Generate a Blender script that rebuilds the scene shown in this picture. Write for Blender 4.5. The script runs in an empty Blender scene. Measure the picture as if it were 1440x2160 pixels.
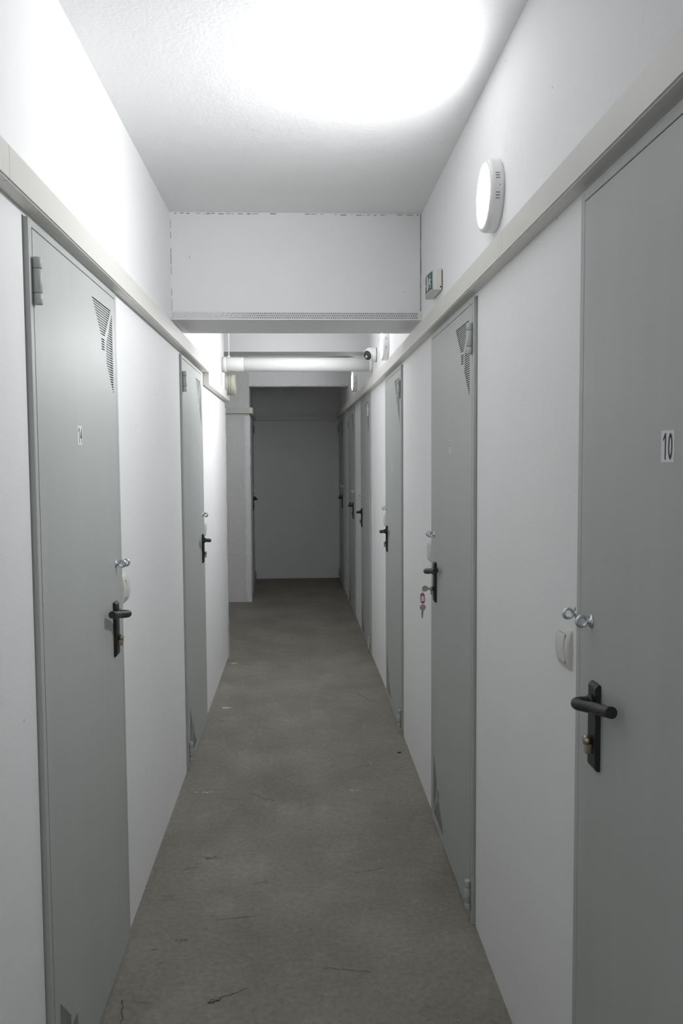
import bpy, bmesh, math, random
from mathutils import Vector, Matrix
random.seed(7)

# ---------------------------------------------------------------- camera, world, exposure
W_PX, H_PX, F_PX = 1440, 2160, 1740.0
YAW, PITCH, ROLL, CAM_H = 0.0507, 0.0637, -0.0065, 1.5
C = bpy.context.scene.collection
sc = bpy.context.scene
cam_d = bpy.data.cameras.new('camera')
cam = bpy.data.objects.new('camera', cam_d); C.objects.link(cam); sc.camera = cam
cam_d.sensor_fit = 'VERTICAL'; cam_d.sensor_height = 22.3
cam_d.lens = 22.3 * F_PX / H_PX
cam_d.clip_start = 0.02
fwd = Vector((math.sin(YAW) * math.cos(PITCH), math.cos(YAW) * math.cos(PITCH), -math.sin(PITCH)))
rgt = Vector((math.cos(YAW), -math.sin(YAW), 0)); upv = rgt.cross(fwd)
cr, sr = math.cos(ROLL), math.sin(ROLL)
r2 = rgt * cr + upv * sr; u2 = upv * cr - rgt * sr
M = Matrix((r2, u2, -fwd)).transposed().to_4x4(); M.translation = (0, 0, CAM_H)
cam.matrix_world = M
w = bpy.data.worlds.new('world'); sc.world = w; w.use_nodes = True
w.node_tree.nodes['Background'].inputs[0].default_value = (0, 0, 0, 1)
w.node_tree.nodes['Background'].inputs[1].default_value = 0.0
sc.view_settings.view_transform = 'Standard'; sc.view_settings.look = 'None'
sc.view_settings.gamma = 1.0; sc.view_settings.use_curve_mapping = False
sc.view_settings.exposure = 2.8
LAMP = 31.0                     # radiance of the wall lamps' diffusers

# ---------------------------------------------------------------- materials
def nt(name):
    m = bpy.data.materials.new(name); m.use_nodes = True
    n = m.node_tree.nodes; l = m.node_tree.links
    return m, n, l, n['Principled BSDF']
def simple(name, col, rough=.5, metal=0.0, spec=.5, var=.0, vscale=20, bump=0, bscale=300, bdist=.001):
    m, n, l, b = nt(name)
    b.inputs['Roughness'].default_value = rough; b.inputs['Metallic'].default_value = metal
    b.inputs['Specular IOR Level'].default_value = spec
    tc = n.new('ShaderNodeTexCoord')
    no = n.new('ShaderNodeTexNoise'); no.inputs['Scale'].default_value = vscale; no.inputs['Detail'].default_value = 5
    l.new(tc.outputs['Object'], no.inputs['Vector'])
    r = n.new('ShaderNodeValToRGB'); r.color_ramp.elements[0].position = .3; r.color_ramp.elements[1].position = .7
    r.color_ramp.elements[0].color = (*[c * (1 - var) for c in col], 1); r.color_ramp.elements[1].color = (*[min(1, c * (1 + var)) for c in col], 1)
    l.new(no.outputs['Fac'], r.inputs['Fac']); l.new(r.outputs['Color'], b.inputs['Base Color'])
    if bump:
        nb = n.new('ShaderNodeTexNoise'); nb.inputs['Scale'].default_value = bscale; nb.inputs['Detail'].default_value = 3
        l.new(tc.outputs['Object'], nb.inputs['Vector'])
        bp = n.new('ShaderNodeBump'); bp.inputs['Strength'].default_value = bump; bp.inputs['Distance'].default_value = bdist
        l.new(nb.outputs['Fac'], bp.inputs['Height']); l.new(bp.outputs['Normal'], b.inputs['Normal'])
    return m
def plaster(name, col, bump, bscale, bdist, rough=.65, flecks=True, spec=.25):
    m, n, l, b = nt(name)
    b.inputs['Roughness'].default_value = rough; b.inputs['Specular IOR Level'].default_value = spec
    g = n.new('ShaderNodeNewGeometry')
    n1 = n.new('ShaderNodeTexNoise'); n1.inputs['Scale'].default_value = 2.2; n1.inputs['Detail'].default_value = 6
    l.new(g.outputs['Position'], n1.inputs['Vector'])
    r = n.new('ShaderNodeValToRGB'); r.color_ramp.elements[0].position = .3; r.color_ramp.elements[1].position = .7
    r.color_ramp.elements[0].color = (*[c * .975 for c in col], 1); r.color_ramp.elements[1].color = (*col, 1)
    l.new(n1.outputs['Fac'], r.inputs['Fac'])
    out = r.outputs['Color']
    if flecks:                                   # sparse small knocks in the paint
        v = n.new('ShaderNodeTexVoronoi'); v.inputs['Scale'].default_value = 7; l.new(g.outputs['Position'], v.inputs['Vector'])
        lt = n.new('ShaderNodeMath'); lt.operation = 'LESS_THAN'; lt.inputs[1].default_value = .018
        l.new(v.outputs['Distance'], lt.inputs[0])
        mx = n.new('ShaderNodeMix'); mx.data_type = 'RGBA'; mx.inputs['B'].default_value = (.42, .40, .37, 1)
        l.new(lt.outputs[0], mx.inputs['Factor']); l.new(out, mx.inputs['A']); out = mx.outputs['Result']
    l.new(out, b.inputs['Base Color'])
    n2 = n.new('ShaderNodeTexNoise'); n2.inputs['Scale'].default_value = bscale; n2.inputs['Detail'].default_value = 4
    n3 = n.new('ShaderNodeTexNoise'); n3.inputs['Scale'].default_value = bscale / 9; n3.inputs['Detail'].default_value = 3
    for q in (n2, n3): l.new(g.outputs['Position'], q.inputs['Vector'])
    ad = n.new('ShaderNodeMath'); ad.operation = 'MULTIPLY_ADD'; ad.inputs[1].default_value = 2.0
    l.new(n3.outputs['Fac'], ad.inputs[0]); l.new(n2.outputs['Fac'], ad.inputs[2])
    bp = n.new('ShaderNodeBump'); bp.inputs['Strength'].default_value = bump; bp.inputs['Distance'].default_value = bdist
    l.new(ad.outputs[0], bp.inputs['Height']); l.new(bp.outputs['Normal'], b.inputs['Normal'])
    return m
def door_paint():
    m, n, l, b = nt('door_paint')
    tc = n.new('ShaderNodeTexCoord')
    mp = n.new('ShaderNodeMapping'); mp.inputs['Scale'].default_value = (9, 9, .8); l.new(tc.outputs['Object'], mp.inputs['Vector'])
    n1 = n.new('ShaderNodeTexNoise'); n1.inputs['Scale'].default_value = 1.6; n1.inputs['Detail'].default_value = 6; l.new(mp.outputs[0], n1.inputs['Vector'])
    r = n.new('ShaderNodeValToRGB'); r.color_ramp.elements[0].position = .35; r.color_ramp.elements[1].position = .72
    r.color_ramp.elements[0].color = (.470, .490, .470, 1); r.color_ramp.elements[1].color = (.500, .520, .497, 1)
    l.new(n1.outputs['Fac'], r.inputs['Fac']); l.new(r.outputs['Color'], b.inputs['Base Color'])
    rr = n.new('ShaderNodeMapRange'); rr.inputs['To Min'].default_value = .38; rr.inputs['To Max'].default_value = .50
    l.new(n1.outputs['Fac'], rr.inputs['Value']); l.new(rr.outputs[0], b.inputs['Roughness'])
    b.inputs['Specular IOR Level'].default_value = .38
    n2 = n.new('ShaderNodeTexNoise'); n2.inputs['Scale'].default_value = 420; n2.inputs['Detail'].default_value = 2; l.new(tc.outputs['Object'], n2.inputs['Vector'])
    bp = n.new('ShaderNodeBump'); bp.inputs['Strength'].default_value = .25; bp.inputs['Distance'].default_value = .0006
    l.new(n2.outputs['Fac'], bp.inputs['Height']); l.new(bp.outputs['Normal'], b.inputs['Normal'])
    return m
def concrete():
    m, n, l, b = nt('concrete')
    g = n.new('ShaderNodeNewGeometry'); P = g.outputs['Position']
    def noise(s, d=6, rgh=.6):
        q = n.new('ShaderNodeTexNoise'); q.inputs['Scale'].default_value = s; q.inputs['Detail'].default_value = d; q.inputs['Roughness'].default_value = rgh
        l.new(P, q.inputs['Vector']); return q.outputs['Fac']
    def ramp(f, a, bb, ca, cb):
        r = n.new('ShaderNodeValToRGB'); e = r.color_ramp.elements; e[0].position = a; e[1].position = bb
        e[0].color = (*ca, 1); e[1].color = (*cb, 1); l.new(f, r.inputs['Fac']); return r.outputs['Color']
    def mix(kind, f, a, c):
        x = n.new('ShaderNodeMix'); x.data_type = 'RGBA'; x.blend_type = kind
        if isinstance(f, float): x.inputs['Factor'].default_value = f
        else: l.new(f, x.inputs['Factor'])
        for v, s in ((a, 'A'), (c, 'B')):
            if isinstance(v, tuple): x.inputs[s].default_value = (*v, 1)
            else: l.new(v, x.inputs[s])
        return x.outputs['Result']
    base = ramp(noise(2.3), .3, .72, (.235, .217, .185), (.335, .315, .275))
    fine = ramp(noise(55, 8, .7), .25, .75, (.70, .70, .70), (1.15, 1.15, 1.15))
    c = mix('MULTIPLY', 1.0, base, fine)
    # pale worn dust
    c = mix('MIX', ramp(noise(4.5, 8, .75), .54, .72, (0, 0, 0), (.5, .5, .5)), c, (.42, .40, .36))
    # dark scuffs stretched across the corridor
    mp = n.new('ShaderNodeMapping'); mp.inputs['Scale'].default_value = (5, 11, 1); l.new(P, mp.inputs['Vector'])
    q = n.new('ShaderNodeTexNoise'); q.inputs['Scale'].default_value = 1.0; q.inputs['Detail'].default_value = 9; q.inputs['Roughness'].default_value = .72; l.new(mp.outputs[0], q.inputs['Vector'])
    c = mix('MIX', ramp(q.outputs['Fac'], .60, .70, (0, 0, 0), (.6, .6, .6)), c, (.15, .135, .11))
    # specks of paint and grit
    for sc_, th, col in ((26, .045, (.62, .60, .55)), (41, .05, (.09, .08, .07))):
        v = n.new('ShaderNodeTexVoronoi'); v.inputs['Scale'].default_value = sc_; l.new(P, v.inputs['Vector'])
        lt = n.new('ShaderNodeMath'); lt.operation = 'LESS_THAN'; lt.inputs[1].default_value = th; l.new(v.outputs['Distance'], lt.inputs[0])
        sp = n.new('ShaderNodeSeparateColor'); l.new(v.outputs['Color'], sp.inputs[0])
        gt = n.new('ShaderNodeMath'); gt.operation = 'GREATER_THAN'; gt.inputs[1].default_value = .62; l.new(sp.outputs[0], gt.inputs[0])
        mu = n.new('ShaderNodeMath'); mu.operation = 'MULTIPLY'; l.new(lt.outputs[0], mu.inputs[0]); l.new(gt.outputs[0], mu.inputs[1])
        c = mix('MIX', mu.outputs[0], c, col)
    l.new(c, b.inputs['Base Color'])
    b.inputs['Roughness'].default_value = .75; b.inputs['Specular IOR Level'].default_value = .3
    a = n.new('ShaderNodeMath'); a.operation = 'MULTIPLY_ADD'; a.inputs[1].default_value = 1.5
    l.new(noise(14, 8, .7), a.inputs[0]); l.new(noise(120, 6, .7), a.inputs[2])
    bp = n.new('ShaderNodeBump'); bp.inputs['Strength'].default_value = .45; bp.inputs['Distance'].default_value = .003
    l.new(a.outputs[0], bp.inputs['Height']); l.new(bp.outputs['Normal'], b.inputs['Normal'])
    return m
def emitter(name, s):
    m, n, l, b = nt(name)
    b.inputs['Base Color'].default_value = (.9, .9, .9, 1)
    b.inputs['Emission Color'].default_value = (.955, .97, 1.0, 1); b.inputs['Emission Strength'].default_value = s
    return m
MAT = dict(
    wall=plaster('wall_paint', (.92, .92, .92), .25, 160, .0015),
    header=plaster('header_paint', (.91, .91, .905), .3, 140, .0015),
    ceiling=plaster('ceiling_paint', (.915, .915, .91), .5, 95, .004, flecks=False),
    rough=plaster('rough_plaster', (.80, .795, .79), .9, 45, .006, flecks=True),
    door=door_paint(), concrete=concrete(), lamp=emitter('lamp_diffuser', LAMP * .82), lamp_weak=emitter('lamp_diffuser_weak', LAMP * .5), lamp_strong=emitter('lamp_diffuser_strong', LAMP * 1.25),
    trunk=simple('trunking_plastic', (.73, .72, .675), .42, var=.015, vscale=3),
    white=simple('white_plastic', (.80, .80, .79), .35, var=.01),
    ivory=simple('ivory_plastic', (.72, .72, .67), .35, var=.01),
    black=simple('black_nylon', (.014, .014, .014), .42, var=.1, bump=.15, bscale=500),
    zinc=simple('zinc', (.62, .67, .70), .28, 1.0, var=.06, vscale=90),
    brass=simple('nickel_brass', (.47, .42, .33), .35, 1.0, var=.08, vscale=120),
    steel=simple('key_steel', (.50, .47, .41), .35, 1.0, var=.08, vscale=120),
    dark=simple('dark_gap', (.03, .03, .03), .9, var=.2),
    gapgrey=simple('switch_gap', (.36, .36, .34), .6, var=.02),
    slot=simple('slot_dark', (.16, .165, .16), .9, var=.1),
    grime=simple('grime', (.17, .16, .145), .9, var=.3, vscale=60),
    crack=simple('crack_dark', (.06, .054, .045), .95, var=.3, vscale=60),
    chip=simple('paint_chip', (.68, .66, .62), .8, var=.1, vscale=60),
    paper=simple('paper', (.80, .80, .82), .7, var=.01),
    ink=simple('ink', (.025, .02, .02), .6, var=.1),
    green=simple('sign_green', (.018, .085, .068), .4, var=.08),
    signwhite=simple('sign_white', (.70, .76, .75), .4, var=.02),
    magenta=simple('magenta_plastic', (.55, .02, .17), .35, var=.05),
    pvc=simple('pvc_pipe', (.76, .755, .74), .38, var=.02, vscale=6),
    stub=simple('grey_cream_plastic', (.44, .44, .37), .45, var=.05, vscale=10),
    lens=simple('camera_lens', (.012, .013, .02), .12),
    bead=simple('bead_metal', (.74, .74, .74), .5, var=.04, vscale=60),
)

# ---------------------------------------------------------------- mesh helpers
def put(o, parent=None, label=None, cat=None, group=None, kind=None):
    C.objects.link(o)
    if parent is not None: o.parent = parent
    if label: o['label'] = label
    if cat: o['category'] = cat
    if group: o['group'] = group
    if kind: o['kind'] = kind
    return o
def obj(name, bm, mat, parent=None, loc=(0, 0, 0), rot=(0, 0, 0), mats=None, **kw):
    me = bpy.data.meshes.new(name)
    bmesh.ops.recalc_face_normals(bm, faces=bm.faces) if kw.pop('recalc', True) else None
    bm.to_mesh(me); bm.free()
    for k in (mats or [mat]): me.materials.append(MAT[k])
    o = bpy.data.objects.new(name, me); o.location = loc; o.rotation_euler = rot
    return put(o, parent, **kw)
def meshcopy(name, me, parent, loc=(0, 0, 0), rot=(0, 0, 0), **kw):
    o = bpy.data.objects.new(name, me); o.location = loc; o.rotation_euler = rot
    return put(o, parent, **kw)
def empty(name, loc=(0, 0, 0), rotz=0, **kw):
    o = bpy.data.objects.new(name, None); o.location = loc; o.rotation_euler = (0, 0, rotz); o.empty_display_size = .05
    return put(o, **kw)
def box(bm, x0, x1, y0, y1, z0, z1, bev=0, seg=2):
    v = [bm.verts.new((x, y, z)) for x in (x0, x1) for y in (y0, y1) for z in (z0, z1)]
    fs = [bm.faces.new([v[i] for i in q]) for q in ((0, 1, 3, 2), (4, 6, 7, 5), (0, 4, 5, 1), (2, 3, 7, 6), (0, 2, 6, 4), (1, 5, 7, 3))]
    if bev:
        es = list({e for f in fs for e in f.edges})
        bmesh.ops.bevel(bm, geom=es, offset=bev, segments=seg, affect='EDGES', profile=.5)
def bx(x0, x1, y0, y1, z0, z1, bev=0, seg=2):
    bm = bmesh.new(); box(bm, x0, x1, y0, y1, z0, z1, bev, seg); return bm
def prism(pts, z0, z1):
    """plan polygon extruded up"""
    bm = bmesh.new()
    a = [bm.verts.new((x, y, z0)) for x, y in pts]; b = [bm.verts.new((x, y, z1)) for x, y in pts]
    bm.faces.new(a[::-1]); bm.faces.new(b)
    for i in range(len(pts)):
        j = (i + 1) % len(pts); bm.faces.new((a[i], a[j], b[j], b[i]))
    return bm
def plate(pts, t, axis='y', bm=None, off=0):
    """outline in (x,z) of thickness t: front face at y=off-t, back at y=off"""
    bm = bm or bmesh.new()
    a = [bm.verts.new((x, off - t, z)) for x, z in pts]; b = [bm.verts.new((x, off, z)) for x, z in pts]
    bm.faces.new(a); bm.faces.new(b[::-1])
    for i in range(len(pts)):
        j = (i + 1) % len(pts); bm.faces.new((a[i], b[i], b[j], a[j]))
    return bm
def lathe(prof, n=40, bm=None, mat4=None, smooth=True):
    """profile of (radius, height) spun about local Z"""
    bm = bm or bmesh.new(); rings = []
    for r, h in prof:
        if r < 1e-6: rings.append([bm.verts.new((0, 0, h))])
        else: rings.append([bm.verts.new((r * math.cos(2 * math.pi * i / n), r * math.sin(2 * math.pi * i / n), h)) for i in range(n)])
    vs = [v for r in rings for v in r]
    for a, b in zip(rings, rings[1:]):
        for i in range(n):
            j = (i + 1) % n
            if len(a) == 1 and len(b) == 1: continue
            f = bm.faces.new((a[0], b[j], b[i])) if len(a) == 1 else bm.faces.new((a[i], a[j], b[0])) if len(b) == 1 else bm.faces.new((a[i], a[j], b[j], b[i]))
            f.smooth = smooth
    if mat4 is not None: bmesh.ops.transform(bm, matrix=mat4, verts=vs)
    return bm
def tube(pts, r, n=12, bm=None, closed=False, caps=True):
    bm = bm or bmesh.new(); P = [Vector(p) for p in pts]; k = len(P); rings = []; ref = None
    for i, p in enumerate(P):
        t = (P[(i + 1) % k] - P[i - 1]) if closed else (P[min(i + 1, k - 1)] - P[max(i - 1, 0)])
        t.normalize()
        if ref is None: ref = Vector((0, 0, 1)) if abs(t.z) < .9 else Vector((1, 0, 0))
        s = t.cross(ref).normalized(); ref = s.cross(t).normalized()
        rings.append([bm.verts.new(p + (s * math.cos(a) + ref * math.sin(a)) * r) for a in [2 * math.pi * j / n for j in range(n)]])
    for i in range(k if closed else k - 1):
        a, b = rings[i], rings[(i + 1) % k]
        for j in range(n):
            f = bm.faces.new((a[j], a[(j + 1) % n], b[(j + 1) % n], b[j])); f.smooth = True
    if caps and not closed: bm.faces.new(rings[0][::-1]); bm.faces.new(rings[-1])
    return bm
def smooth_path(ctrl, per=6):
    P = [Vector(p) for p in ctrl]; out = []
    for i in range(len(P) - 1):
        p0, p1, p2, p3 = P[max(i - 1, 0)], P[i], P[i + 1], P[min(i + 2, len(P) - 1)]
        for s in range(per):
            t = s / per
            out.append(.5 * ((2 * p1) + (p2 - p0) * t + (2 * p0 - 5 * p1 + 4 * p2 - p3) * t * t + (3 * p1 - p0 - 3 * p2 + p3) * t ** 3))
    out.append(P[-1]); return out
TOY = Matrix.Rotation(math.radians(90), 4, 'X')      # lathe axis Z -> local -Y (out of the wall)
def text_mesh(s, height, squeeze=1.0):
    cu = bpy.data.curves.new('digits', 'FONT'); cu.body = s; cu.size = 1; cu.align_x = 'CENTER'; cu.extrude = 0; cu.offset = .012; cu.resolution_u = 3
    o = bpy.data.objects.new('digits_tmp', cu); C.objects.link(o)
    bpy.context.view_layer.update()
    me = bpy.data.meshes.new_from_object(o.evaluated_get(bpy.context.evaluated_depsgraph_get()))
    bpy.data.objects.remove(o); bpy.data.curves.remove(cu)
    ys = [v.co.y for v in me.vertices]; xs = [v.co.x for v in me.vertices]; k = height / (max(ys) - min(ys)); cx = (max(xs) + min(xs)) / 2; cy = (max(ys) + min(ys)) / 2
    squeeze = min(squeeze, .0165 / ((max(xs) - min(xs)) * k))
    for v in me.vertices: v.co = ((v.co.x - cx) * k * squeeze, 0, (v.co.y - cy) * k)
    me.name = 'digits'; me.materials.clear(); me.materials.append(MAT['ink'])
    return me

# ---------------------------------------------------------------- layout (metres; X across, Y down the corridor)
XR, XL = .5513, -.5556
ZC = 2.582
KINK, YEND = 5.5, 10.40
XR_END = .503
SL = (XR_END - XR) / (YEND - KINK)
def xr(y): return XR if y < KINK else XR + SL * (y - KINK)
PIL = (-.515, 8.70); LEND = (-.575, YEND)
def xl_far(y): return PIL[0] + (LEND[0] - PIL[0]) * (y - PIL[1]) / (LEND[1] - PIL[1])
ROT_R, ROT_L = -math.pi / 2, math.pi / 2
ROT_RK = ROT_R - math.atan(SL)
ROT_LF = ROT_L - math.atan((LEND[0] - PIL[0]) / (LEND[1] - PIL[1]))
DOOR_H = 1.997
# right wall: (y0, y1, handle at far end?, number)
RD = [(.765, 1.578, True, '10'), (2.545, 3.364, True, '9'), (4.372, 5.175, True, '1'), (6.245, 7.045, True, None), (7.780, 8.575, False, None), (9.440, 10.240, False, None)]
LD = [(1.738, 2.542, True, '14'), (3.930, 4.735, True, '8')]
FLD = (9.26, 10.12)

# ---------------------------------------------------------------- the shell
def wall_boxes(bm, fx, y0, y1, doors, z1, th, side):
    """wall from y0 to y1 with openings for doors; fx(y) is the face; side +1 right / -1 left"""
    g = .006
    cuts = sorted([(a - g, b + g) for a, b in doors])
    def blk(a, b, za, zb):
        pts = [(fx(a), a), (fx(b), b), (fx(b) + side * th, b), (fx(a) + side * th, a)]
        q = [[bm.verts.new((x, y, z)) for x, y in pts] for z in (za, zb)]
        bm.faces.new(q[0][::-1]); bm.faces.new(q[1])
        for i in range(4):
            j = (i + 1) % 4; bm.faces.new((q[0][i], q[0][j], q[1][j], q[1][i]))
    y = y0
    for a, b in cuts:
        blk(y, a, 0, DOOR_H + .003); y = b
    blk(y, y1, 0, DOOR_H + .003)
    blk(y0, y1, DOOR_H + .003, z1)
bm = bmesh.new()
wall_boxes(bm, xr, -3, KINK, [(a, b) for a, b, *_ in RD if b < KINK], ZC, .15, 1)
wall_boxes(bm, xr, KINK, YEND, [(a, b) for a, b, *_ in RD if a > KINK], ZC, .15, 1)
obj('wall_right', bm, 'wall', label='white painted wall carrying the round lamps and camera', cat='wall', kind='structure')
bm = bmesh.new()
wall_boxes(bm, lambda y: XL, -3, 6.28, [(a, b) for a, b, *_ in LD], ZC, .15, -1)
obj('wall_left', bm, 'wall', label='white painted wall holding door 14, ending at a side recess', cat='wall', kind='structure')
# ragged plaster corner where the left wall stops
bm = bmesh.new()
zs = [i * .045 for i in range(43)]
L0 = [(XL + .004 + .006 * random.random(), 6.20 + .03 * random.random(), z) for z in zs]
L1 = [(XL + .006 + .005 * random.random(), 6.29 + .006 * random.random(), z) for z in zs]
L2 = [(XL - .15, 6.29, z) for z in zs]; Lb = [(XL - .002, 6.16 + .02 * random.random(), z) for z in zs]
cols = [[bm.verts.new(p) for p in L] for L in (Lb, L0, L1, L2)]
for a, b in zip(cols, cols[1:]):
    for i in range(len(zs) - 1): bm.faces.new((a[i], b[i], b[i + 1], a[i + 1])).smooth = True
obj('plaster_edge', bm, 'rough', bpy.data.objects['wall_left'])
# far left block: pillar face and angled return wall with a door
bm = prism([(PIL[0], PIL[1]), (xl_far(FLD[0] - .006), FLD[0] - .006), (xl_far(FLD[0] - .006) - .15, FLD[0] - .006), (-1.75, FLD[0]), (-1.75, PIL[1])], 0, ZC)
def addpr(bm, pts, z0, z1):
    q = [[bm.verts.new((x, y, z)) for x, y in pts] for z in (z0, z1)]
    bm.faces.new(q[0][::-1]); bm.faces.new(q[1])
    for i in range(len(pts)):
        j = (i + 1) % len(pts); bm.faces.new((q[0][i], q[0][j], q[1][j], q[1][i]))
ya, yb = FLD[0] - .006, FLD[1] + .006
addpr(bm, [(xl_far(yb), yb), (LEND[0], YEND), (LEND[0] - .15, YEND), (xl_far(yb) - .15, yb)], 0, ZC)
addpr(bm, [(xl_far(ya), ya), (xl_far(yb), yb), (xl_far(yb) - .15, yb), (xl_far(ya) - .15, ya)], DOOR_H + .003, ZC)
pil = obj('wall_pillar', bm, 'rough', label='rough white plaster pillar with chipped edge beside the dark end wall', cat='pillar', kind='structure')
bm = bmesh.new()                                   # chipped corner of the pillar
zs = [i * .04 for i in range(50)]
A = [bm.verts.new((PIL[0] - .045 - .02 * random.random(), PIL[1] - .001, z)) for z in zs]
B = [bm.verts.new((PIL[0] - .012 + .006 * random.random(), PIL[1] - .007 - .006 * random.random(), z)) for z in zs]
D = [bm.verts.new((PIL[0] + .004 + .005 * random.random(), PIL[1] + .02 * random.random(), z)) for z in zs]
E_ = [bm.verts.new((xl_far(PIL[1] + .06) + .0005, PIL[1] + .06, z)) for z in zs]
for a, b in ((A, B), (B, D), (D, E_)):
    for i in range(len(zs) - 1): bm.faces.new((a[i], b[i], b[i + 1], a[i + 1])).smooth = True
obj('plaster_edge', bm, 'wall', pil)
obj('wall_recess', bx(-1.90, -1.75, 6.13, FLD[0], 0, ZC), 'wall', label='white wall at the back of the side recess', cat='wall', kind='structure')
obj('wall_recess_return', bx(-1.75, XL - .15, 6.13, 6.28, 0, ZC), 'wall', label='white return wall of the side recess', cat='wall', kind='structure')
obj('wall_end', bx(-.80, .75, YEND, YEND + .15, 0, ZC), 'wall', label='plain wall closing the dark far end of the corridor', cat='wall', kind='structure')
obj('wall_back', bx(XL - .15, XR + .15, -3.15, -3, 0, ZC), 'wall', label='white wall closing the corridor opposite the end wall', cat='wall', kind='structure')
obj('ceiling', bx(-1.9, XR + .15, -3.15, YEND + .15, ZC, ZC + .12), 'ceiling', label='white textured plaster ceiling', cat='ceiling', kind='structure')
floor = obj('floor', bx(-1.9, XR + .15, -3.15, YEND + .15, -.12, 0), 'concrete', label='bare worn grey concrete floor with cracks', cat='floor', kind='structure')

# big header across the corridor
HY0, HY1, HZ = 3.705, 4.10, 2.118
hd = obj('wall_header', bx(XL, XR, HY0, HY1, HZ, ZC), 'header', label='white header beam with perforated metal bead along its lower edge', cat='beam', kind='structure')
# perforated corner bead: strip with real holes over a recessed dark back
bm = bmesh.new(); wid = XR - XL - .01; step = .0095; rows = 3; nx = int(wid / step); z0 = HZ + .003
def hole_cell(bm, x, z, s, r, y):
    o = [(-.5, -.5), (0, -.5), (.5, -.5), (.5, 0), (.5, .5), (0, .5), (-.5, .5), (-.5, 0)]
    a = [bm.verts.new((x + p * s, y, z + q * s)) for p, q in o]
    b = [bm.verts.new((x + r * math.cos(t), y, z + r * math.sin(t))) for t in [math.atan2(q, p) for p, q in o]]
    for i in range(8):
        j = (i + 1) % 8; bm.faces.new((a[i], a[j], b[j], b[i]))
for rr in range(rows):
    for i in range(nx - 1):
        x = XL + .006 + (i + .5 + (.5 if rr % 2 else 0)) * step; f = i / nx
        p = min(1, max(0, (f - .12) / .28))
        if random.random() > .15 + 1.2 * p: rad = .0004
        else: rad = .0012 + .0016 * min(1, p * 1.2) * random.uniform(.85, 1)
        hole_cell(bm, x, z0 + (rr + .5) * step, step, rad, HY0 - .004)
bead = obj('corner_bead', bm, 'bead', hd, kind='stuff', recalc=False)
obj('bead_back', bx(XL + .0125, XL + .004 + (nx - 1.0) * step, HY0 - .0022, HY0 + .001, z0, z0 + rows * step), 'grime', bead)
obj('bead_lip', bx(XL + .004, XR - .004, HY0 - .0045, HY0 + .002, HZ - .001, z0), 'header', bead)
# dashed dark shrinkage crack round the header
bm = bmesh.new(); x = XL + .01
while x < XR - .01:
    ln = random.uniform(.004, .03); dens = .85 if x < -.22 else .4 if x < .1 else .65
    if random.random() < dens:
        zt = ZC - .006 - random.random() * .003; box(bm, x, x + ln, HY0 - .001, HY0 + .002, zt, zt + random.uniform(.0012, .003))
    x += ln + random.uniform(.002, .02)
for sx, dens, wd in ((XL + .004, .6, .0014), (XR - .006, 1.0, .0026)):
    z = HZ + .04
    while z < ZC - .01:
        ln = random.uniform(.01, .05)
        if random.random() < dens: box(bm, sx, sx + wd * random.uniform(.7, 1.3), HY0 - .001, HY0 + .002, z, z + ln)
        z += ln + (random.uniform(.003, .02) if dens < 1 else .0)
obj('shrinkage_crack', bm, 'grime', hd, kind='stuff')

# second beam behind the pipe and lintel over the far opening
obj('wall_crossbeam', bx(-1.75, xr(6.6), 6.60, 6.86, 2.352, ZC), 'wall', label='white ceiling beam just behind the horizontal pipe', cat='beam', kind='structure')
bm = bx(PIL[0], xr(8.7), PIL[1], PIL[1] + .14, 2.268, ZC)
lint = obj('wall_lintel', bm, 'wall', label='white lintel with ragged lower edge over the dark opening', cat='beam', kind='structure')
bm = bmesh.new(); x = PIL[0] + .02
prev = None; top = []; bot = []
while x < xr(8.7) - .02:
    d = .004 + (.02 * random.random() if random.random() < .35 else .003 * random.random())
    top.append(bm.verts.new((x, PIL[1] - .004, 2.262 + d + .006))); bot.append(bm.verts.new((x, PIL[1] - .004, 2.262 + .004 * random.random()))); x += .03
for i in range(len(top) - 1): bm.faces.new((bot[i], bot[i + 1], top[i + 1], top[i]))
obj('ragged_edge', bm, 'rough', lint, recalc=False)

# ---------------------------------------------------------------- trunking trims
TP, TZ0, TZ1 = .036, 2.010, 2.072
def trunk_piece(parent, p0, p1, n, z0=TZ0, z1=TZ1, skew0=0, skew1=0):
    """one length along plan p0->p1, n = unit normal into the corridor"""
    p0, p1, n = Vector(p0), Vector(p1), Vector(n); d = (p1 - p0).normalized()
    def sec(p, sk): return [p + n * a + d * sk * a for a in (0, TP - .004)]
    a0, a1 = sec(p0, skew0); b0, b1 = sec(p1, skew1)
    o = obj('trunking_length', prism([tuple(a0), tuple(a1), tuple(b1), tuple(b0)], z0, z1), 'trunk', parent)
    c0, c1 = p0 + n * (TP - .004) + d * skew0 * TP, p1 + n * (TP - .004) + d * skew1 * TP
    e0, e1 = p0 + n * TP + d * skew0 * TP, p1 + n * TP + d * skew1 * TP
    bm = prism([tuple(c0), tuple(e0), tuple(e1), tuple(c1)], z0 + .003, z1 + .0012)
    obj('lid', bm, 'trunk', o)
tr = empty('trim_1', (0, 0, 0), label='cream plastic cable trunking along the wall with the round lamps', cat='trunking', kind='structure')
cuts = [-3, .10, 2.096, 4.10, KINK]
for a, b in zip(cuts, cuts[1:]): trunk_piece(tr, (XR, a + .0007), (XR, b - .0007), (-1, 0))
trunk_piece(tr, (XR, KINK), (xr(7.5), 7.5 - .0007), (-math.cos(math.atan(SL)), math.sin(math.atan(SL))))
trunk_piece(tr, (xr(7.5), 7.5), (xr(YEND), YEND), (-1, 0))
tl = empty('trim_2', (0, 0, 0), label='cream plastic cable trunking over door 14 stepping down past the next door', cat='trunking', kind='structure')
cuts = [-3, -.45, 1.563, 3.565, 4.93]
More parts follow.
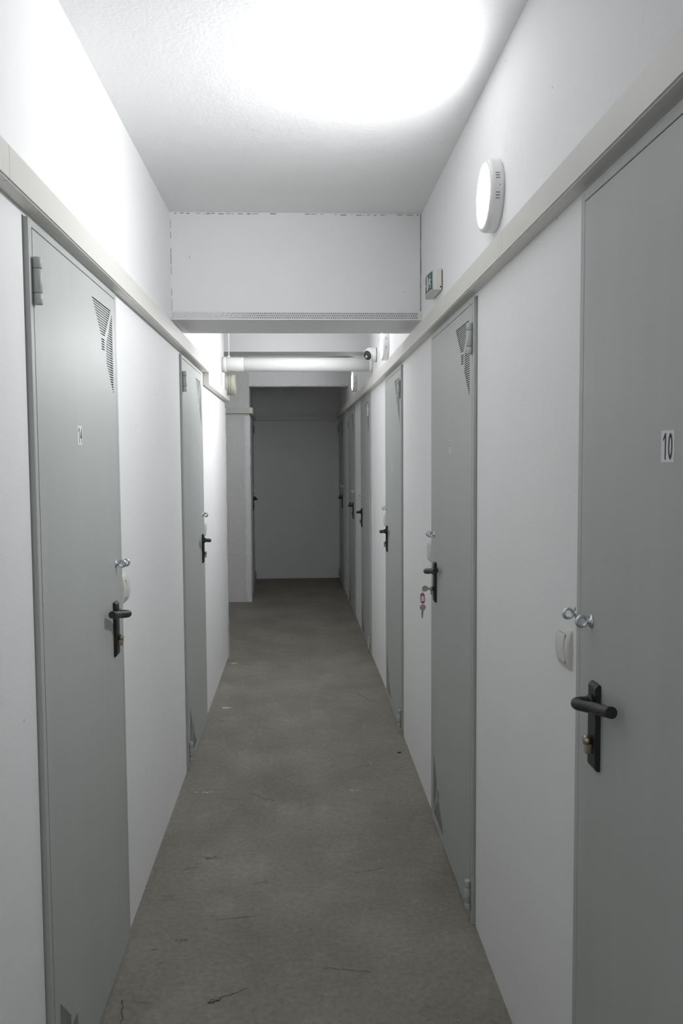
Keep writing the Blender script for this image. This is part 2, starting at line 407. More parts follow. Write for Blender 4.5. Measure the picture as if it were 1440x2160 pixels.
for a, b in zip(cuts, cuts[1:]): trunk_piece(tl, (XL, a + .0007), (XL, b - .0007), (1, 0))
JD = .072
trunk_piece(tl, (XL, 4.872), (XL, 4.93), (1, 0), TZ0 - JD, TZ0 - .001)
trunk_piece(tl, (XL, 4.931), (XL, 6.29), (1, 0), TZ0 - JD, TZ1 - JD)
tp = empty('trim_3', (0, 0, 0), label='cream cable trunking wrapped round the plaster pillar', cat='trunking', kind='structure')
trunk_piece(tp, (-1.70, PIL[1] - .001), (PIL[0], PIL[1] - .001), (0, -1), 1.984, 2.044, 0, 0)
bm = bmesh.new()                                    # rounded corner piece
def arc(r): return [(PIL[0] + r * math.cos(t), PIL[1] + r * math.sin(t)) for t in [math.radians(-90 + 10 * i) for i in range(10)]]
ob = prism([(PIL[0], PIL[1])] + arc(TP + .001), 1.984, 2.045)
obj('corner_piece', ob, 'trunk', tp)
dn = Vector((-(LEND[1] - PIL[1]), LEND[0] - PIL[0])).normalized() * -1
trunk_piece(tp, (PIL[0], PIL[1] + .002), (LEND[0], YEND), tuple(dn), 1.984, 2.044)
te = empty('trim_4', (0, 0, 0), label='cable trunking running across the dark end wall', cat='trunking', kind='structure')
trunk_piece(te, (LEND[0] + TP, YEND), (XR_END - TP, YEND), (0, -1), 1.988, 2.040)

# ---------------------------------------------------------------- doors
PROUD = .011; LOCK_Z = 1.009
VW, VH, NROW = .232, .246, 36
def vent_rows():
    """slots (u0,u1) per row for a top-right vent, u in metres from the left, row 0 at the top"""
    s = .216; out = []
    for i in range(NROW):
        seg = []
        if i <= 12: seg.append((.40 * i / 12, 1.0 - .36 * i / 12))
        elif 14 <= i <= 18: seg.append((.436, .62))
        if i >= 2:
            l = 1.03 - .34 * (i - 2) / 13 if i < 15 else .69 if i < 23 else .69 + .37 * (i - 23) / 12
            seg.append((l, 1.075))
        out.append([(a * s + .001, b * s) for a, b in seg if b - a > .02])
    return out
def vent_mesh():
    bm = bmesh.new(); ph = VH / NROW; sh = ph * .50
    def q(x0, x1, z0, z1, y=0, m=0):
        f = bm.faces.new([bm.verts.new(p) for p in ((x0, y, z0), (x1, y, z0), (x1, y, z1), (x0, y, z1))]); f.material_index = m
    for i, segs in enumerate(vent_rows()):
        zt = VH - i * ph
        q(0, VW, zt - (ph - sh) / 2, zt); q(0, VW, zt - ph, zt - ph + (ph - sh) / 2)
        z0, z1 = zt - ph + (ph - sh) / 2, zt - (ph - sh) / 2; x = 0
        for a, b in sorted(segs):
            if a > x: q(x, a, z0, z1)
            x = max(x, b)
        q(x, VW, z0, z1)
    q(0, VW, 0, VH, .007, 1)  # dark-coloured sheet stands in for the unlit room behind the slots
    me = bpy.data.meshes.new('vent'); bm.to_mesh(me); bm.free()
    me.materials.append(MAT['door']); me.materials.append(MAT['slot']); return me
VENT = vent_mesh()
LEAF = {}
def leaf_mesh(w, h):
    key = (round(w, 4), round(h, 4))
    if key in LEAF: return LEAF[key]
    bm = bmesh.new(); x0, x1 = -w / 2, w / 2; t = .04
    def q(pts): bm.faces.new([bm.verts.new(p) for p in pts])
    def fr(a, b, c, d): q(((a, 0, c), (b, 0, c), (b, 0, d), (a, 0, d)))
    tz1 = h - .040; tz0 = tz1 - VH; bz0 = .040; bz1 = bz0 + VH
    tr1 = x1 - .036; tr0 = tr1 - VW; bl0 = x0 + .036; bl1 = bl0 + VW
    fr(x0, x1, 0, bz0); fr(x0, bl0, bz0, bz1); fr(bl1, x1, bz0, bz1); fr(x0, x1, bz1, tz0); fr(x0, tr0, tz0, tz1); fr(tr1, x1, tz0, tz1); fr(x0, x1, tz1, h)
    q(((x0, 0, 0), (x0, 0, h), (x0, t, h), (x0, t, 0))); q(((x1, 0, 0), (x1, t, 0), (x1, t, h), (x1, 0, h)))
    q(((x0, 0, h), (x1, 0, h), (x1, t, h), (x0, t, h))); q(((x0, 0, 0), (x0, t, 0), (x1, t, 0), (x1, 0, 0))); q(((x0, t, 0), (x0, t, h), (x1, t, h), (x1, t, 0)))
    me = bpy.data.meshes.new('leaf'); bm.to_mesh(me); bm.free(); me.materials.append(MAT['door'])
    LEAF[key] = (me, (tr0, tz0), (bl1, bz1)); return LEAF[key]
def mesh_of(bm, *mats):
    me = bpy.data.meshes.new('part'); bmesh.ops.recalc_face_normals(bm, faces=bm.faces); bm.to_mesh(me); bm.free()
    for k in mats: me.materials.append(MAT[k])
    return me
# hinge: three knuckles
HR = .0098
def knuckle(z0, z1): return lathe([(0, z0), (HR - .001, z0), (HR, z0 + .001), (HR, z1 - .001), (HR - .001, z1), (0, z1)], 20, smooth=True)
bm = bmesh.new()
for a, b in ((-.048, -.0255), (-.0245, .0245), (.0255, .048)): lathe([(0, a), (HR - .001, a), (HR, a + .001), (HR, b - .001), (HR - .001, b), (0, b)], 20, bm)
HINGE = mesh_of(bm, 'door')
HPIN = mesh_of(lathe([(0, -.047), (HR - .0022, -.047), (HR - .0022, .047), (0, .047)], 16), 'dark')
# lock plate with slanted bevel at the lower front edge
PLW, PLH, PLT = .040, .160, .010
def plate_mesh():
    bm = bmesh.new(); c = .006
    prof = [(-PLH / 2, 0), (-PLH / 2, -PLT * .55), (-PLH / 2 + c, -PLT), (PLH / 2 - c, -PLT), (PLH / 2, -PLT * .55), (PLH / 2, 0)]
    a = [bm.verts.new((-PLW / 2, y, z)) for z, y in prof]; b = [bm.verts.new((PLW / 2, y, z)) for z, y in prof]
    bm.faces.new(a); bm.faces.new(b[::-1])
    for i in range(6): bm.faces.new((a[i], a[(i + 1) % 6], b[(i + 1) % 6], b[i]))
    bmesh.ops.bevel(bm, geom=list(bm.edges), offset=.0012, segments=2, affect='EDGES'); return bm
PLATE = mesh_of(plate_mesh(), 'black')
def lever_mesh(s):
    """s = +1: grip runs to local +x (towards the hinges)"""
    ctrl = [(0, -PLT + .002, 0), (0, -.024, 0), (s * .0015, -.0350, 0), (s * .008, -.0412, .0005), (s * .020, -.0415, .001), (s * .048, -.0320, .005), (s * .062, -.0280, .008), (s * .085, -.0250, .011), (s * .126, -.0215, .019)]
    bm = tube(smooth_path(ctrl, 5), .0102, 16)
    lathe([(0, 0), (.014, 0), (.014, .006), (.0115, .009), (0, .009)], 20, bm, Matrix.Translation((0, -PLT + .001, 0)) @ TOY)
    return mesh_of(bm, 'black')
LEVER = {1: lever_mesh(1), -1: lever_mesh(-1)}
def cyl_mesh():
    bm = lathe([(0, 0), (.0088, 0), (.0088, .013), (.0080, .014), (0, .014)], 24, None, Matrix.Translation((0, -PLT, 0)) @ TOY)
    box(bm, -.0050, .0050, -PLT - .012, -PLT, -.0245, -.004, .001)
    return mesh_of(bm, 'brass')
CYL = cyl_mesh()
KEYWAY = mesh_of(bx(-.0012, .0012, -PLT - .0145, -PLT - .0135, -.0035, .0045), 'dark')
# eye bolt: shank + ring in the plane of (out, up), washer
def eye_mesh():
    R_, r = .0094, .0033
    pts = [(0, -.0178 + R_ * math.cos(t), R_ * math.sin(t)) for t in [2 * math.pi * i / 28 for i in range(28)]]
    bm = tube(pts, r, 10, closed=True); tube([(0, 0, 0), (0, -.005, 0), (0, -.0095, 0)], r, 10, bm); return mesh_of(bm, 'zinc')
EYE = eye_mesh()
WASH = mesh_of(lathe([(0, 0), (.0125, 0), (.0125, .0018), (.0045, .0018), (.0045, .005), (0, .005)], 24, None, TOY), 'zinc')
NUMS = {}
def digit_mesh(ch):
    if ch in NUMS: return NUMS[ch]
    if ch == '1':                                    # condensed 1 with its flag, no foot
        h = .0195; bm = bmesh.new()
        for p in ([(.0005, -h), (.0042, -h), (.0042, h), (.0005, h)], [(.0005, h), (-.0055, h - .0085), (-.0055, h - .0125), (.0005, h - .0065)]):
            bm.faces.new([bm.verts.new((x, 0, z)) for x, z in p])
        me = bpy.data.meshes.new('digit'); bm.to_mesh(me); bm.free(); me.materials.append(MAT['ink'])
    else: me = text_mesh(ch, .039, .55)
    NUMS[ch] = me; return me
dn_count = [0]
def make_door(loc, rot, w, hinge, number, label, numoff=0.0, numz=1.545, eye=True):
    """facing the door: x right, -y towards the viewer. hinge -1 left / +1 right"""
    dn_count[0] += 1
    d = empty('door_%d' % dn_count[0], loc, rot, label=label, cat='door', kind='structure')
    h = DOOR_H; jw, tw = .021, .016; g = .0028
    bm = bmesh.new(); x0, x1 = -w / 2, w / 2
    box(bm, x0, x0 + jw, -PROUD, .05, 0, h, .0015); box(bm, x1 - jw, x1, -PROUD, .05, 0, h, .0015); box(bm, x0 + jw, x1 - jw, -PROUD, .05, h - tw, h, .0015)
    fr = obj('frame', bm, 'door', d)
    obj('rebate', bx(x0 + jw, x1 - jw, .012, .05, .002, h - tw), 'dark', fr)
    lw, lh = w - 2 * jw - 2 * g, h - tw - g - .008
    lm, vt, vb = leaf_mesh(lw, lh)
    lf = meshcopy('leaf', lm, d, (0, -PROUD, .008))
    meshcopy('vent', VENT, lf, (vt[0], 0, vt[1]))
    meshcopy('vent', VENT, lf, (vb[0], 0, vb[1]), (0, math.pi, 0))
    for z in (1.872, .088):
        hg = meshcopy('hinge', HINGE, d, (hinge * (w / 2 - jw - .003), -PROUD - .0085, z))
        meshcopy('pin', HPIN, hg)
    lx = -hinge * (w / 2 - .118)
    pl = meshcopy('lock_plate', PLATE, d, (lx, -PROUD, LOCK_Z))
    meshcopy('lever', LEVER[hinge], pl, (0, 0, .045))
    cy = meshcopy('lock_cylinder', CYL, pl, (0, 0, -.026))
    if eye:
        eb = meshcopy('eye_bolt', EYE, d, (-hinge * (w / 2 - .082), -PROUD, 1.196), label='zinc eye bolt')
        meshcopy('washer', WASH, eb)
    if number:
        lw_ = .043 if len(number) == 2 else .030
        lb = obj('number_label', bx(-lw_ / 2, lw_ / 2, -.0006, 0, -.0235, .0235), 'paper', lf, (numoff, 0, numz), label='white sticker with the number ' + number)
        for i, ch in enumerate(number):
            meshcopy('digit', digit_mesh(ch), lb, ((i - (len(number) - 1) / 2) * .0185, -.0009, 0))
    return d
def rloc(y): return (xr(y), y, 0)
NM = {'10': 'grey metal door numbered 10', '9': 'grey metal door numbered 9 with keys hanging in its lock', '1': 'grey metal door numbered 1 on the lamp wall',
      '14': 'grey metal door numbered 14', '8': 'grey metal door numbered 8 below the step in the trunking'}
unl = ['grey metal door without number, hinged on the side away from the end wall', 'dim grey metal door between two others, handle on its side away from the end wall', 'dim grey metal door in the corner beside the end wall, under the lamp-wall trunking']
ui = 0; DOORS = {}
for a, b, far, num in RD:
    y = (a + b) / 2; rot = ROT_R if y < KINK else ROT_RK
    if num: lab = NM[num]
    else: lab = unl[ui]; ui += 1
    # facing the right wall: right = towards -Y, so a handle at the far end means hinges on the right
    off = {'10': y - 1.188, '9': y - 2.945, '1': y - 4.80}.get(num, 0)
    DOORS[num or ui] = make_door(rloc(y), rot, b - a, 1 if far else -1, num, lab, off, {'10': 1.508, '9': 1.537, '1': 1.452}.get(num, 1.5))
for a, b, far, num in LD:
    y = (a + b) / 2
    DOORS[num] = make_door((XL, y, 0), ROT_L, b - a, -1 if far else 1, num, NM[num], {'14': 2.092 - y, '8': 4.36 - y}[num], {'14': 1.556, '8': 1.542}[num])
y = sum(FLD) / 2
make_door((xl_far(y), y, 0), ROT_LF, FLD[1] - FLD[0], 1, None, 'dim grey metal door just behind the plaster pillar')

# ---------------------------------------------------------------- eye bolts and switches on the walls
def wall_eye(loc, rot, lab):
    e = empty('eye_bolt', loc, rot, label=lab, cat='eye bolt', group='eye bolts screwed into the walls')
    meshcopy('eye', EYE, e); meshcopy('washer', WASH, e)
def switch(loc, rot, lab):
    s = empty('light_switch', loc, rot, label=lab, cat='switch', group='light switches beside the doors')
    # cushion-shaped frame: bowed outline in side view
    bm = bmesh.new(); h = .041; n = 12; rings = []
    for sx, in_ in ((-.040, 0), (-.036, 1), (.036, 1), (.040, 0)):
        ring = [bm.verts.new((sx, 0, -h)), ]
        for i in range(n + 1):
            t = -1 + 2 * i / n; ring.append(bm.verts.new((sx, -(.004 + .008 * (1 - t * t)) + (0 if in_ else .003), h * t)))
        ring.append(bm.verts.new((sx, 0, h))); rings.append(ring)
    for p, q in zip(rings, rings[1:]):
        for i in range(len(p) - 1): bm.faces.new((p[i], p[i + 1], q[i + 1], q[i])).smooth = False
    bm.faces.new(rings[0]); bm.faces.new(rings[-1][::-1])
    obj('switch_frame', bm, 'ivory', s)
    bm = bmesh.new(); rings = []
    hh = .029
    for sx in (-.021, .021):
        ring = [bm.verts.new((sx, -.004, -hh))]
        for i in range(n + 1):
            t = -1 + 2 * i / n; ring.append(bm.verts.new((sx, -(.0112 + .0030 * (1 - t * t) + .0012 * t), hh * t)))
        ring.append(bm.verts.new((sx, -.004, hh))); rings.append(ring)
    p, q = rings
    for i in range(len(p) - 1): bm.faces.new((p[i], p[i + 1], q[i + 1], q[i]))
    bm.faces.new(p); bm.faces.new(q[::-1])
    rk = obj('rocker', bm, 'white', s)
    obj('gap', bx(-.0222, .0222, -.0100, -.004, -.0300, .0300), 'gapgrey', rk)
for k, (a, b, far, num) in enumerate(RD):
    rot = ROT_R if a < KINK else ROT_RK; end = b if far else a; sgn = 1 if far else -1
    nm = ['the door numbered 10', 'the door with hanging keys', 'the door numbered 1 near the second lamp', 'the first unnumbered door past the pipe', 'the dim middle door of the far stretch', 'the dim corner door at the end wall'][k]
    y = end + sgn * .028; wall_eye((xr(y), y, 1.190), rot, 'zinc eye bolt in the wall beside ' + nm)
    if k < 4:
        y = end + .092; switch((xr(y), y, 1.108), rot, 'ivory rocker light switch beside ' + nm)
for a, b, far, num in LD:
    nm = {'14': 'the door opposite the wall of lamps, numbered 14', '8': 'the door below the trunking step'}[num]
    wall_eye((XL, b + .026, 1.186), ROT_L, 'zinc eye bolt in the wall beside ' + nm); switch((XL, b + .075, 1.098), ROT_L, 'ivory rocker light switch beside ' + nm)
y = FLD[0] - .018; wall_eye((xl_far(y), y, 1.16), ROT_LF, 'zinc eye bolt behind the plaster pillar')

# ---------------------------------------------------------------- round wall lamps
def lamp(y, z, lab, mat='lamp'):
    rot = ROT_R if y < KINK else ROT_RK
    e = empty('wall_lamp', (xr(y), y, z), rot, label=lab, cat='lamp', group='round lamps along the wall')
    R_, d = .097, .038
    bm = lathe([(R_ - .004, 0), (R_ - .002, .002), (R_, .006), (R_, d - .010), (R_ - .003, d - .003), (R_ - .009, d), (R_ - .016, d), (R_ - .017, d - .004), (0, d - .006)], 64, None, TOY)
    obj('housing', bm, 'white', e)
    bm = lathe([(R_ - .0165, d - .004), (R_ - .019, d - .0005), (R_ - .026, d + .0015), (R_ - .040, d + .0028), (R_ - .065, d + .0040), (0, d + .0045)], 64, None, TOY)
    obj('diffuser', bm, mat, e)
    obj('back_plate', lathe([(0, 0), (R_ - .006, 0), (R_ - .006, .003), (0, .003)], 48, None, TOY), 'dark', e)
    # slots on the rim at the side that faces back down the corridor (local +x = towards -Y)
    for dz in (.033, .026, .019, -.019, -.026, -.033):
        t = math.asin(dz / R_); x = R_ * math.cos(t)
        obj('vent_slot', bx(-.0008, .0004, -.0055, .0055, -.0011, .0011), 'slot', e, (x, -.019, dz), (0, -t, 0))
    obj('screw', lathe([(0, 0), (.0016, 0), (.0012, .0008), (0, .0008)], 10, None, Matrix.Rotation(math.pi / 2, 4, 'Y')), 'slot', e, (R_ - .0004, -.014, 0))
lamp(2.305, 2.223, 'lit round white wall lamp above the trunking before the header beam')
lamp(5.12, 2.203, 'lit round wall lamp beside the dome camera', 'lamp_strong')
lamp(-2.05, 2.215, 'added round wall lamp out of view behind the camera, fill light', 'lamp_strong')  # unseen lamp, added to fill the walls near the camera
lamp(7.62, 2.215, 'lit round wall lamp beyond the horizontal pipe', 'lamp_weak')

# ---------------------------------------------------------------- exit sign
sg = empty('exit_sign', (XR, 3.262, 2.181), ROT_R, label='small green emergency exit sign box above the trunking by the header', cat='sign')
SLN, SH = .100, .0385
def scurve(x): return -(.034 + .011 * (1 - (x / SLN) ** 2))
xs = [-SLN + 2 * SLN * i / 16 for i in range(17)]
obj('back_box', bx(-SLN, SLN, -.022, -.003, -SH, SH, .002), 'ivory', sg)
obj('gap', bx(-SLN + .004, SLN - .004, -.003, 0, -SH + .003, SH - .003), 'dark', sg)
bm = bmesh.new()
bot = [bm.verts.new((x, scurve(x), -SH)) for x in xs]; top = [bm.verts.new((x, scurve(x), SH)) for x in xs]
b0 = [bm.verts.new((SLN, -.022, -SH)), bm.verts.new((-SLN, -.022, -SH))]; t0 = [bm.verts.new((SLN, -.022, SH)), bm.verts.new((-SLN, -.022, SH))]
for i in range(16): bm.faces.new((bot[i], bot[i + 1], top[i + 1], top[i])).smooth = True
bm.faces.new(bot + b0); bm.faces.new((top + t0)[::-1]); bm.faces.new((bot[-1], b0[0], t0[0], top[-1])); bm.faces.new((bot[0], top[0], t0[1], b0[1])); bm.faces.new((b0[0], b0[1], t0[1], t0[0]))
obj('cover', bm, 'ivory', sg)
def on_face(name, polys, mat, parent, lift):
    """print on the curved face: polygons in sign coords (metres), sliced along x so they follow the bow"""
    bm = bmesh.new()
    for p in polys: bm.faces.new([bm.verts.new((x, 0, z)) for x, z in p])
    for cx in xs[1:-1]:
        bmesh.ops.bisect_plane(bm, geom=list(bm.verts) + list(bm.edges) + list(bm.faces), plane_co=(cx, 0, 0), plane_no=(1, 0, 0))
    for v in bm.verts:
        x = v.co.x; i = min(15, max(0, int((x + SLN) / (2 * SLN) * 16))); f = (x - xs[i]) / (xs[i + 1] - xs[i])
        v.co.y = scurve(xs[i]) * (1 - f) + scurve(xs[i + 1]) * f - lift
    return obj(name, bm, mat, parent)
G = .086; GH = .0335
gp = on_face('green_panel', [[(-G, -GH), (G, -GH), (G, GH), (-G, GH)]], 'green', sg, .0006)
k = .001
man = [[(30, 20), (34, 22), (37, 19), (35, 15), (31, 15)],                                    # head
       [(18, 12), (30, 13), (27, -4), (14, -3)],                                               # trunk
       [(28, 12), (42, 4), (40, 0), (27, 7)], [(18, 12), (8, 4), (4, -6), (8, -8), (13, 1), (20, 7)],   # arms
       [(20, -3), (28, -4), (38, -10), (36, -25), (31, -25), (32, -13), (22, -9)], [(14, -3), (21, -4), (12, -17), (-2, -19), (-2, -15), (9, -13)]]  # legs
on_face('running_figure', [[(x * k + .030, z * k) for x, z in p] for p in man], 'signwhite', gp, .0012)
on_face('doorway', [[(.004, -.026), (.026, -.026), (.026, .026), (.004, .026)]], 'signwhite', gp, .0010)
on_face('arrow', [[(-.070, 0), (-.048, .017), (-.048, .006), (-.016, .006), (-.016, -.006), (-.048, -.006), (-.048, -.017)]], 'signwhite', gp, .0012)
obj('screw_hole', lathe([(0, 0), (.0032, 0), (.0032, .0006), (0, .0006)], 12, None, Matrix.Rotation(math.pi / 2, 4, 'Y')), 'dark', sg, (SLN - .0002, -.008, -.028))

# ---------------------------------------------------------------- dome camera
y = 5.83
cm = empty('security_camera', (xr(y), y, 2.232), ROT_RK, label='small white dome security camera with black eye on the wall', cat='camera')
obj('gasket', lathe([(0, 0), (.051, 0), (.051, .004), (0, .004)], 32, None, TOY), 'dark', cm)
obj('base', lathe([(.050, .003), (.051, .006), (.049, .022), (.045, .029), (0, .034)], 40, None, TOY), 'white', cm)
hd_d = Vector((.70, -.66, -.30)).normalized()          # looks down the corridor towards the viewer and slightly down
q = Vector((0, 0, 1)).rotation_difference(hd_d).to_matrix().to_4x4(); q.translation = (.0, -.043, .003) ; q = q @ Matrix.Scale(1.13, 4)
ball = obj('camera_ball', lathe([(0, -.041)] + [(.041 * math.cos(t), .041 * math.sin(t)) for t in [math.radians(-80 + 10 * i) for i in range(13)]] + [(.031, .029), (0, .029)], 36, None, q), 'white', cm)
obj('lens_window', lathe([(.0285, .029), (.0285, .0305), (.025, .032), (0, .034)], 32, None, q), 'lens', ball)
obj('lens', lathe([(.009, .0335), (.009, .0352), (.006, .0352), (.005, .0345), (0, .0345)], 20, None, q @ Matrix.Translation((0, -.010, -.0008))), 'brass', ball)

# ---------------------------------------------------------------- pipe, stub, conduit
PY, PZ, PR = 6.12, 2.196, .051
e = empty('waste_pipe', (0, PY, PZ), label='white waste pipe crossing the corridor from wall to wall', cat='pipe')
def xlathe(prof, x0):   # axis along +X
    return lathe(prof, 40, None, Matrix.Translation((x0, 0, 0)) @ Matrix.Rotation(math.pi / 2, 4, 'Y'))
L = xr(PY) - XL
obj('pipe_length', xlathe([(0, 0), (PR, 0), (PR, L), (0, L)], XL), 'pvc', e)
obj('socket', xlathe([(PR, 0), (PR + .0022, .001), (PR + .0022, .150), (PR + .001, .155), (PR, .156)], XL + .002), 'pvc', e)
obj('collar', xlathe([(PR, 0), (PR + .005, 0), (PR + .005, .028), (PR, .028)], XL + .006), 'pvc', e)
obj('collar', xlathe([(PR, 0), (PR + .005, 0), (PR + .005, .022), (PR, .022)], xr(PY) - .024), 'pvc', e)
e = empty('pipe_hanger', (XL + .05, PY + .004, PZ + PR + .002), label='thin hanger rod from the ceiling down to the white pipe', cat='hanger')
obj('rod', tube([(0, 0, 0), (0, 0, .2), (0, 0, ZC - PZ - PR - .002)], .005, 10), 'ivory', e)
obj('clamp', bx(-.009, .009, -.02, .02, -.002, .010, .002), 'ivory', e)
obj('ceiling_flange', lathe([(0, 0), (.018, 0), (.018, .004), (0, .004)], 16), 'ivory', e, (0, 0, ZC - PZ - PR - .007))
SY, SZ, SR = 6.125, 2.050, .077
e = empty('pipe_stub', (XL, SY, SZ), label='capped grey-cream pipe stub sticking out of the wall under the white pipe', cat='pipe')
def xl2(prof): return lathe(prof, 40, None, Matrix.Rotation(math.pi / 2, 4, 'Y'))
obj('stub_body', xl2([(SR - .004, 0), (SR - .004, .061)]), 'stub', e)
obj('ring', xl2([(SR - .004, .051), (SR + .001, .052), (SR + .001, .059), (SR - .004, .060)]), 'stub', e)
obj('cap', xl2([(SR - .004, .060), (SR - .001, .061), (SR - .001, .090), (SR - .006, .096), (SR - .016, .096), (SR - .018, .092), (0, .092)]), 'stub', e)
obj('wall_plate', bx(0, .022, -.082, .082, -.082, .082, .003), 'white', e)
# hairline seams on the left wall
bm = bmesh.new(); z = 2.08
while z < 2.40:
    ln = random.uniform(.02, .06)
    if random.random() < .8: box(bm, XL - .001, XL + .0008, 5.62 + random.uniform(-.002, .002), 5.626, z, z + ln)
    z += ln + .01
obj('seam', bm, 'grime', bpy.data.objects['wall_left'], kind='stuff')

# ---------------------------------------------------------------- keys hanging in door 9
dy = (RD[1][0] + RD[1][1]) / 2; wd = RD[1][1] - RD[1][0]
kx = -(wd / 2 - .118)
kb = empty('key_bunch', (XR, dy, 0), ROT_R, label='key in the lock with magenta tag and second key hanging', cat='keys')
CZ = LOCK_Z - .026; y0 = -PROUD - PLT - .014
def key_mesh(blade):
    """bow centred at the origin in the (out, up) plane, blade running along +y (into the lock)"""
    bm = bmesh.new(); t = .0011
    pts = [(.0120 * math.cos(a) * 1.0, .0120 * math.sin(a)) for a in [math.radians(28 + (304) * i / 22) for i in range(23)]]
    pts += [(.014, -.0042), (.014 + blade * .55, -.0038), (.014 + blade * .65, -.0018), (.014 + blade * .75, -.0036), (.014 + blade * .9, -.0012), (.014 + blade, .0008), (.014 + blade, .0034), (.014, .0042)]
    a = [bm.verts.new((-t, y, z)) for y, z in pts]; b = [bm.verts.new((t, y, z)) for y, z in pts]
    bm.faces.new(a); bm.faces.new(b[::-1])
    for i in range(len(pts)): bm.faces.new((a[i], a[(i + 1) % len(pts)], b[(i + 1) % len(pts)], b[i]))
    # rivet hole shown as a bright pressed eyelet on both sides
    lathe([(.0032, -t * 1.5), (.0032, t * 1.5)], 14, bm, Matrix.Translation((0, -.0065, 0)) @ Matrix.Rotation(math.pi / 2, 4, 'Y'))
    return mesh_of(bm, 'steel')
KEY = key_mesh(.024)
meshcopy('key', KEY, kb, (kx, y0 - .020, CZ))
hy = y0 - .020 - .0085
ring = [(kx + .0022 * math.sin(t), hy - .001 + .0025 * math.cos(t), CZ - .0085 + .0105 * math.sin(t)) for t in [2 * math.pi * i / 24 for i in range(24)]]
obj('key_ring', tube(ring, .0007, 8, closed=True), 'steel', kb)
# tag: rounded frame, paper window
tg = bmesh.new(); hw, hh = .0092, .0205
tag_c = (kx, hy - .001, CZ - .0385)
out = []
for i in range(25):
    a = math.radians(360 * i / 25); ca, sa = math.cos(a), math.sin(a)
    out.append((hw * (abs(ca) ** .55) * (1 if ca > 0 else -1), hh * (abs(sa) ** .7) * (1 if sa > 0 else -1)))
a = [tg.verts.new((-.0016, y, z)) for y, z in out]; b = [tg.verts.new((.0016, y, z)) for y, z in out]
tg.faces.new(a); tg.faces.new(b[::-1])
for i in range(25): tg.faces.new((a[i], a[(i + 1) % 25], b[(i + 1) % 25], b[i]))
tg_o = obj('key_tag', tg, 'magenta', kb, tag_c, (math.radians(3), 0, 0))
obj('paper_insert', bx(-.0019, .0019, -.0062, .0062, -.0125, .0095), 'paper', tg_o)
obj('eyelet', lathe([(.0012, -.002), (.0026, -.002), (.0026, .002), (.0012, .002)], 14, None, Matrix.Translation((0, 0, .0155)) @ Matrix.Rotation(math.pi / 2, 4, 'Y')), 'signwhite', tg_o)
ring = [(kx + .0012 * math.sin(t), hy + .0005 + .002 * math.cos(t), CZ - .0625 + .0065 * math.sin(t)) for t in [2 * math.pi * i / 20 for i in range(20)]]
obj('key_ring', tube(ring, .0006, 8, closed=True), 'steel', kb)
meshcopy('key', key_mesh(.030), kb, (kx, hy - .0005, CZ - .0755), (math.radians(-94), 0, 0))

# ---------------------------------------------------------------- floor wear: cracks, pits, paint marks
def ribbon(path, wdt, mat, z=.0006):
    bm = bmesh.new(); P = [Vector((*p, 0)) for p in path]; a = []; b = []
    for i, p in enumerate(P):
        t = (P[min(i + 1, len(P) - 1)] - P[max(i - 1, 0)]).normalized(); n_ = Vector((-t.y, t.x, 0))
        w_ = wdt * random.uniform(.4, 1.3) * (1 if 0 < i < len(P) - 1 else .1)
        a.append(bm.verts.new((p + n_ * w_) + Vector((0, 0, z)))); b.append(bm.verts.new((p - n_ * w_) + Vector((0, 0, z))))
    for i in range(len(P) - 1): bm.faces.new((a[i], a[i + 1], b[i + 1], b[i]))
    return bm
def wiggle(p, q, n, amp):
    out = []
    for i in range(n + 1):
        t = i / n; out.append((p[0] + (q[0] - p[0]) * t + random.uniform(-amp, amp), p[1] + (q[1] - p[1]) * t + random.uniform(-amp, amp)))
    return out
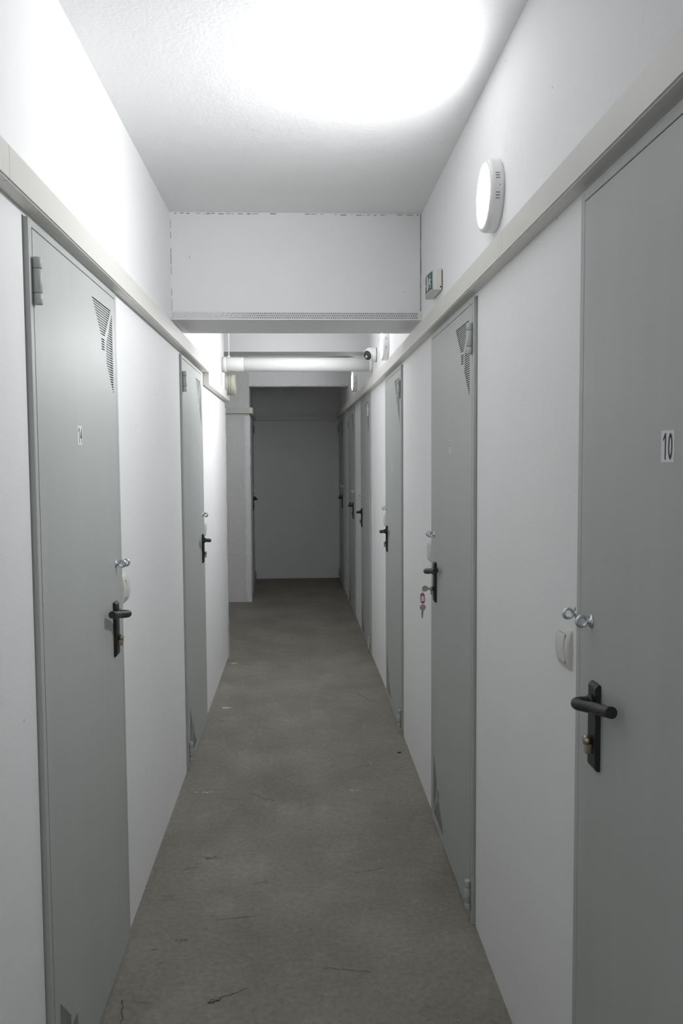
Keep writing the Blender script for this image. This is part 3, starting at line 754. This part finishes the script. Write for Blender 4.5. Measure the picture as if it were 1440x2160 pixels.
for p, q, w_, am in (((-.272, 2.212), (-.155, 2.268), .0014, .005), ((-.266, 2.206), (-.232, 2.222), .0032, .003), ((-.235, 3.64), (-.118, 3.55), .0014, .006), ((-.36, 3.60), (-.27, 3.58), .0012, .006),
                  ((.22, 3.90), (.31, 3.955), .0012, .005), ((.31, 3.95), (.40, 3.955), .0012, .004), ((.255, 4.09), (.285, 4.10), .0013, .003), ((-.44, 2.96), (-.39, 2.99), .0012, .004),
                  ((-.505, 2.24), (-.488, 2.13), .0014, .004), ((-.05, 5.9), (-.30, 5.95), .002, .012), ((.34, 5.2), (.46, 5.0), .002, .012), ((.14, 4.35), (.24, 4.33), .0013, .006), ((-.20, 1.98), (.05, 2.0), .0011, .006),
                  ((-.38, 3.06), (-.30, 3.04), .0012, .005), ((.18, 2.9), (.30, 2.93), .001, .005), ((-.30, 2.62), (-.16, 2.64), .001, .005), ((.05, 2.35), (.2, 2.32), .001, .005)):
    obj('crack', ribbon(wiggle(p, q, 14, am), w_, 'crack'), 'crack', floor, recalc=False)
def blotch(cx, cy, rx, ry, mat, n=16, z=.0007):
    bm = bmesh.new()
    bm.faces.new([bm.verts.new((cx + rx * random.uniform(.5, 1.1) * math.cos(2 * math.pi * i / n), cy + ry * random.uniform(.5, 1.1) * math.sin(2 * math.pi * i / n), z)) for i in range(n)])
    return bm
for cx, cy, rx, ry in ((-.375, 2.514, .017, .009), (-.398, 2.517, .008, .006), (-.356, 3.045, .018, .009), (-.33, 3.06, .010, .005), (-.40, 2.98, .009, .005), (-.46, 2.47, .010, .006), (-.43, 2.40, .010, .004), (.02, 2.55, .009, .003), (.42, 2.70, .008, .004), (-.48, 2.785, .006, .005), (-.20, 4.55, .010, .004)):
    obj('pit', blotch(cx, cy, rx, ry, 'crack'), 'grime', floor, recalc=False)
for cx, cy, rx, ry in ((-.478, 3.675, .007, .004), (-.446, 3.672, .010, .005), (-.430, 3.669, .007, .006), (-.415, 3.672, .010, .004), (.223, 3.650, .009, .004), (.245, 3.652, .008, .003), (.252, 3.66, .004, .003), (.34, 3.98, .006, .005), (-.46, 4.95, .035, .018), (-.50, 6.05, .03, .015), (.35, 4.55, .005, .004), (-.27, 4.30, .006, .004)):
    obj('paint_mark', blotch(cx, cy, rx, ry, 'chip'), 'chip', floor, recalc=False)
bm = bx(.487, .506, 4.108, 4.116, 0, .005, .001)
obj('debris_scrap', bm, 'crack', label='tiny dark scrap lying on the concrete near door 9', cat='debris')
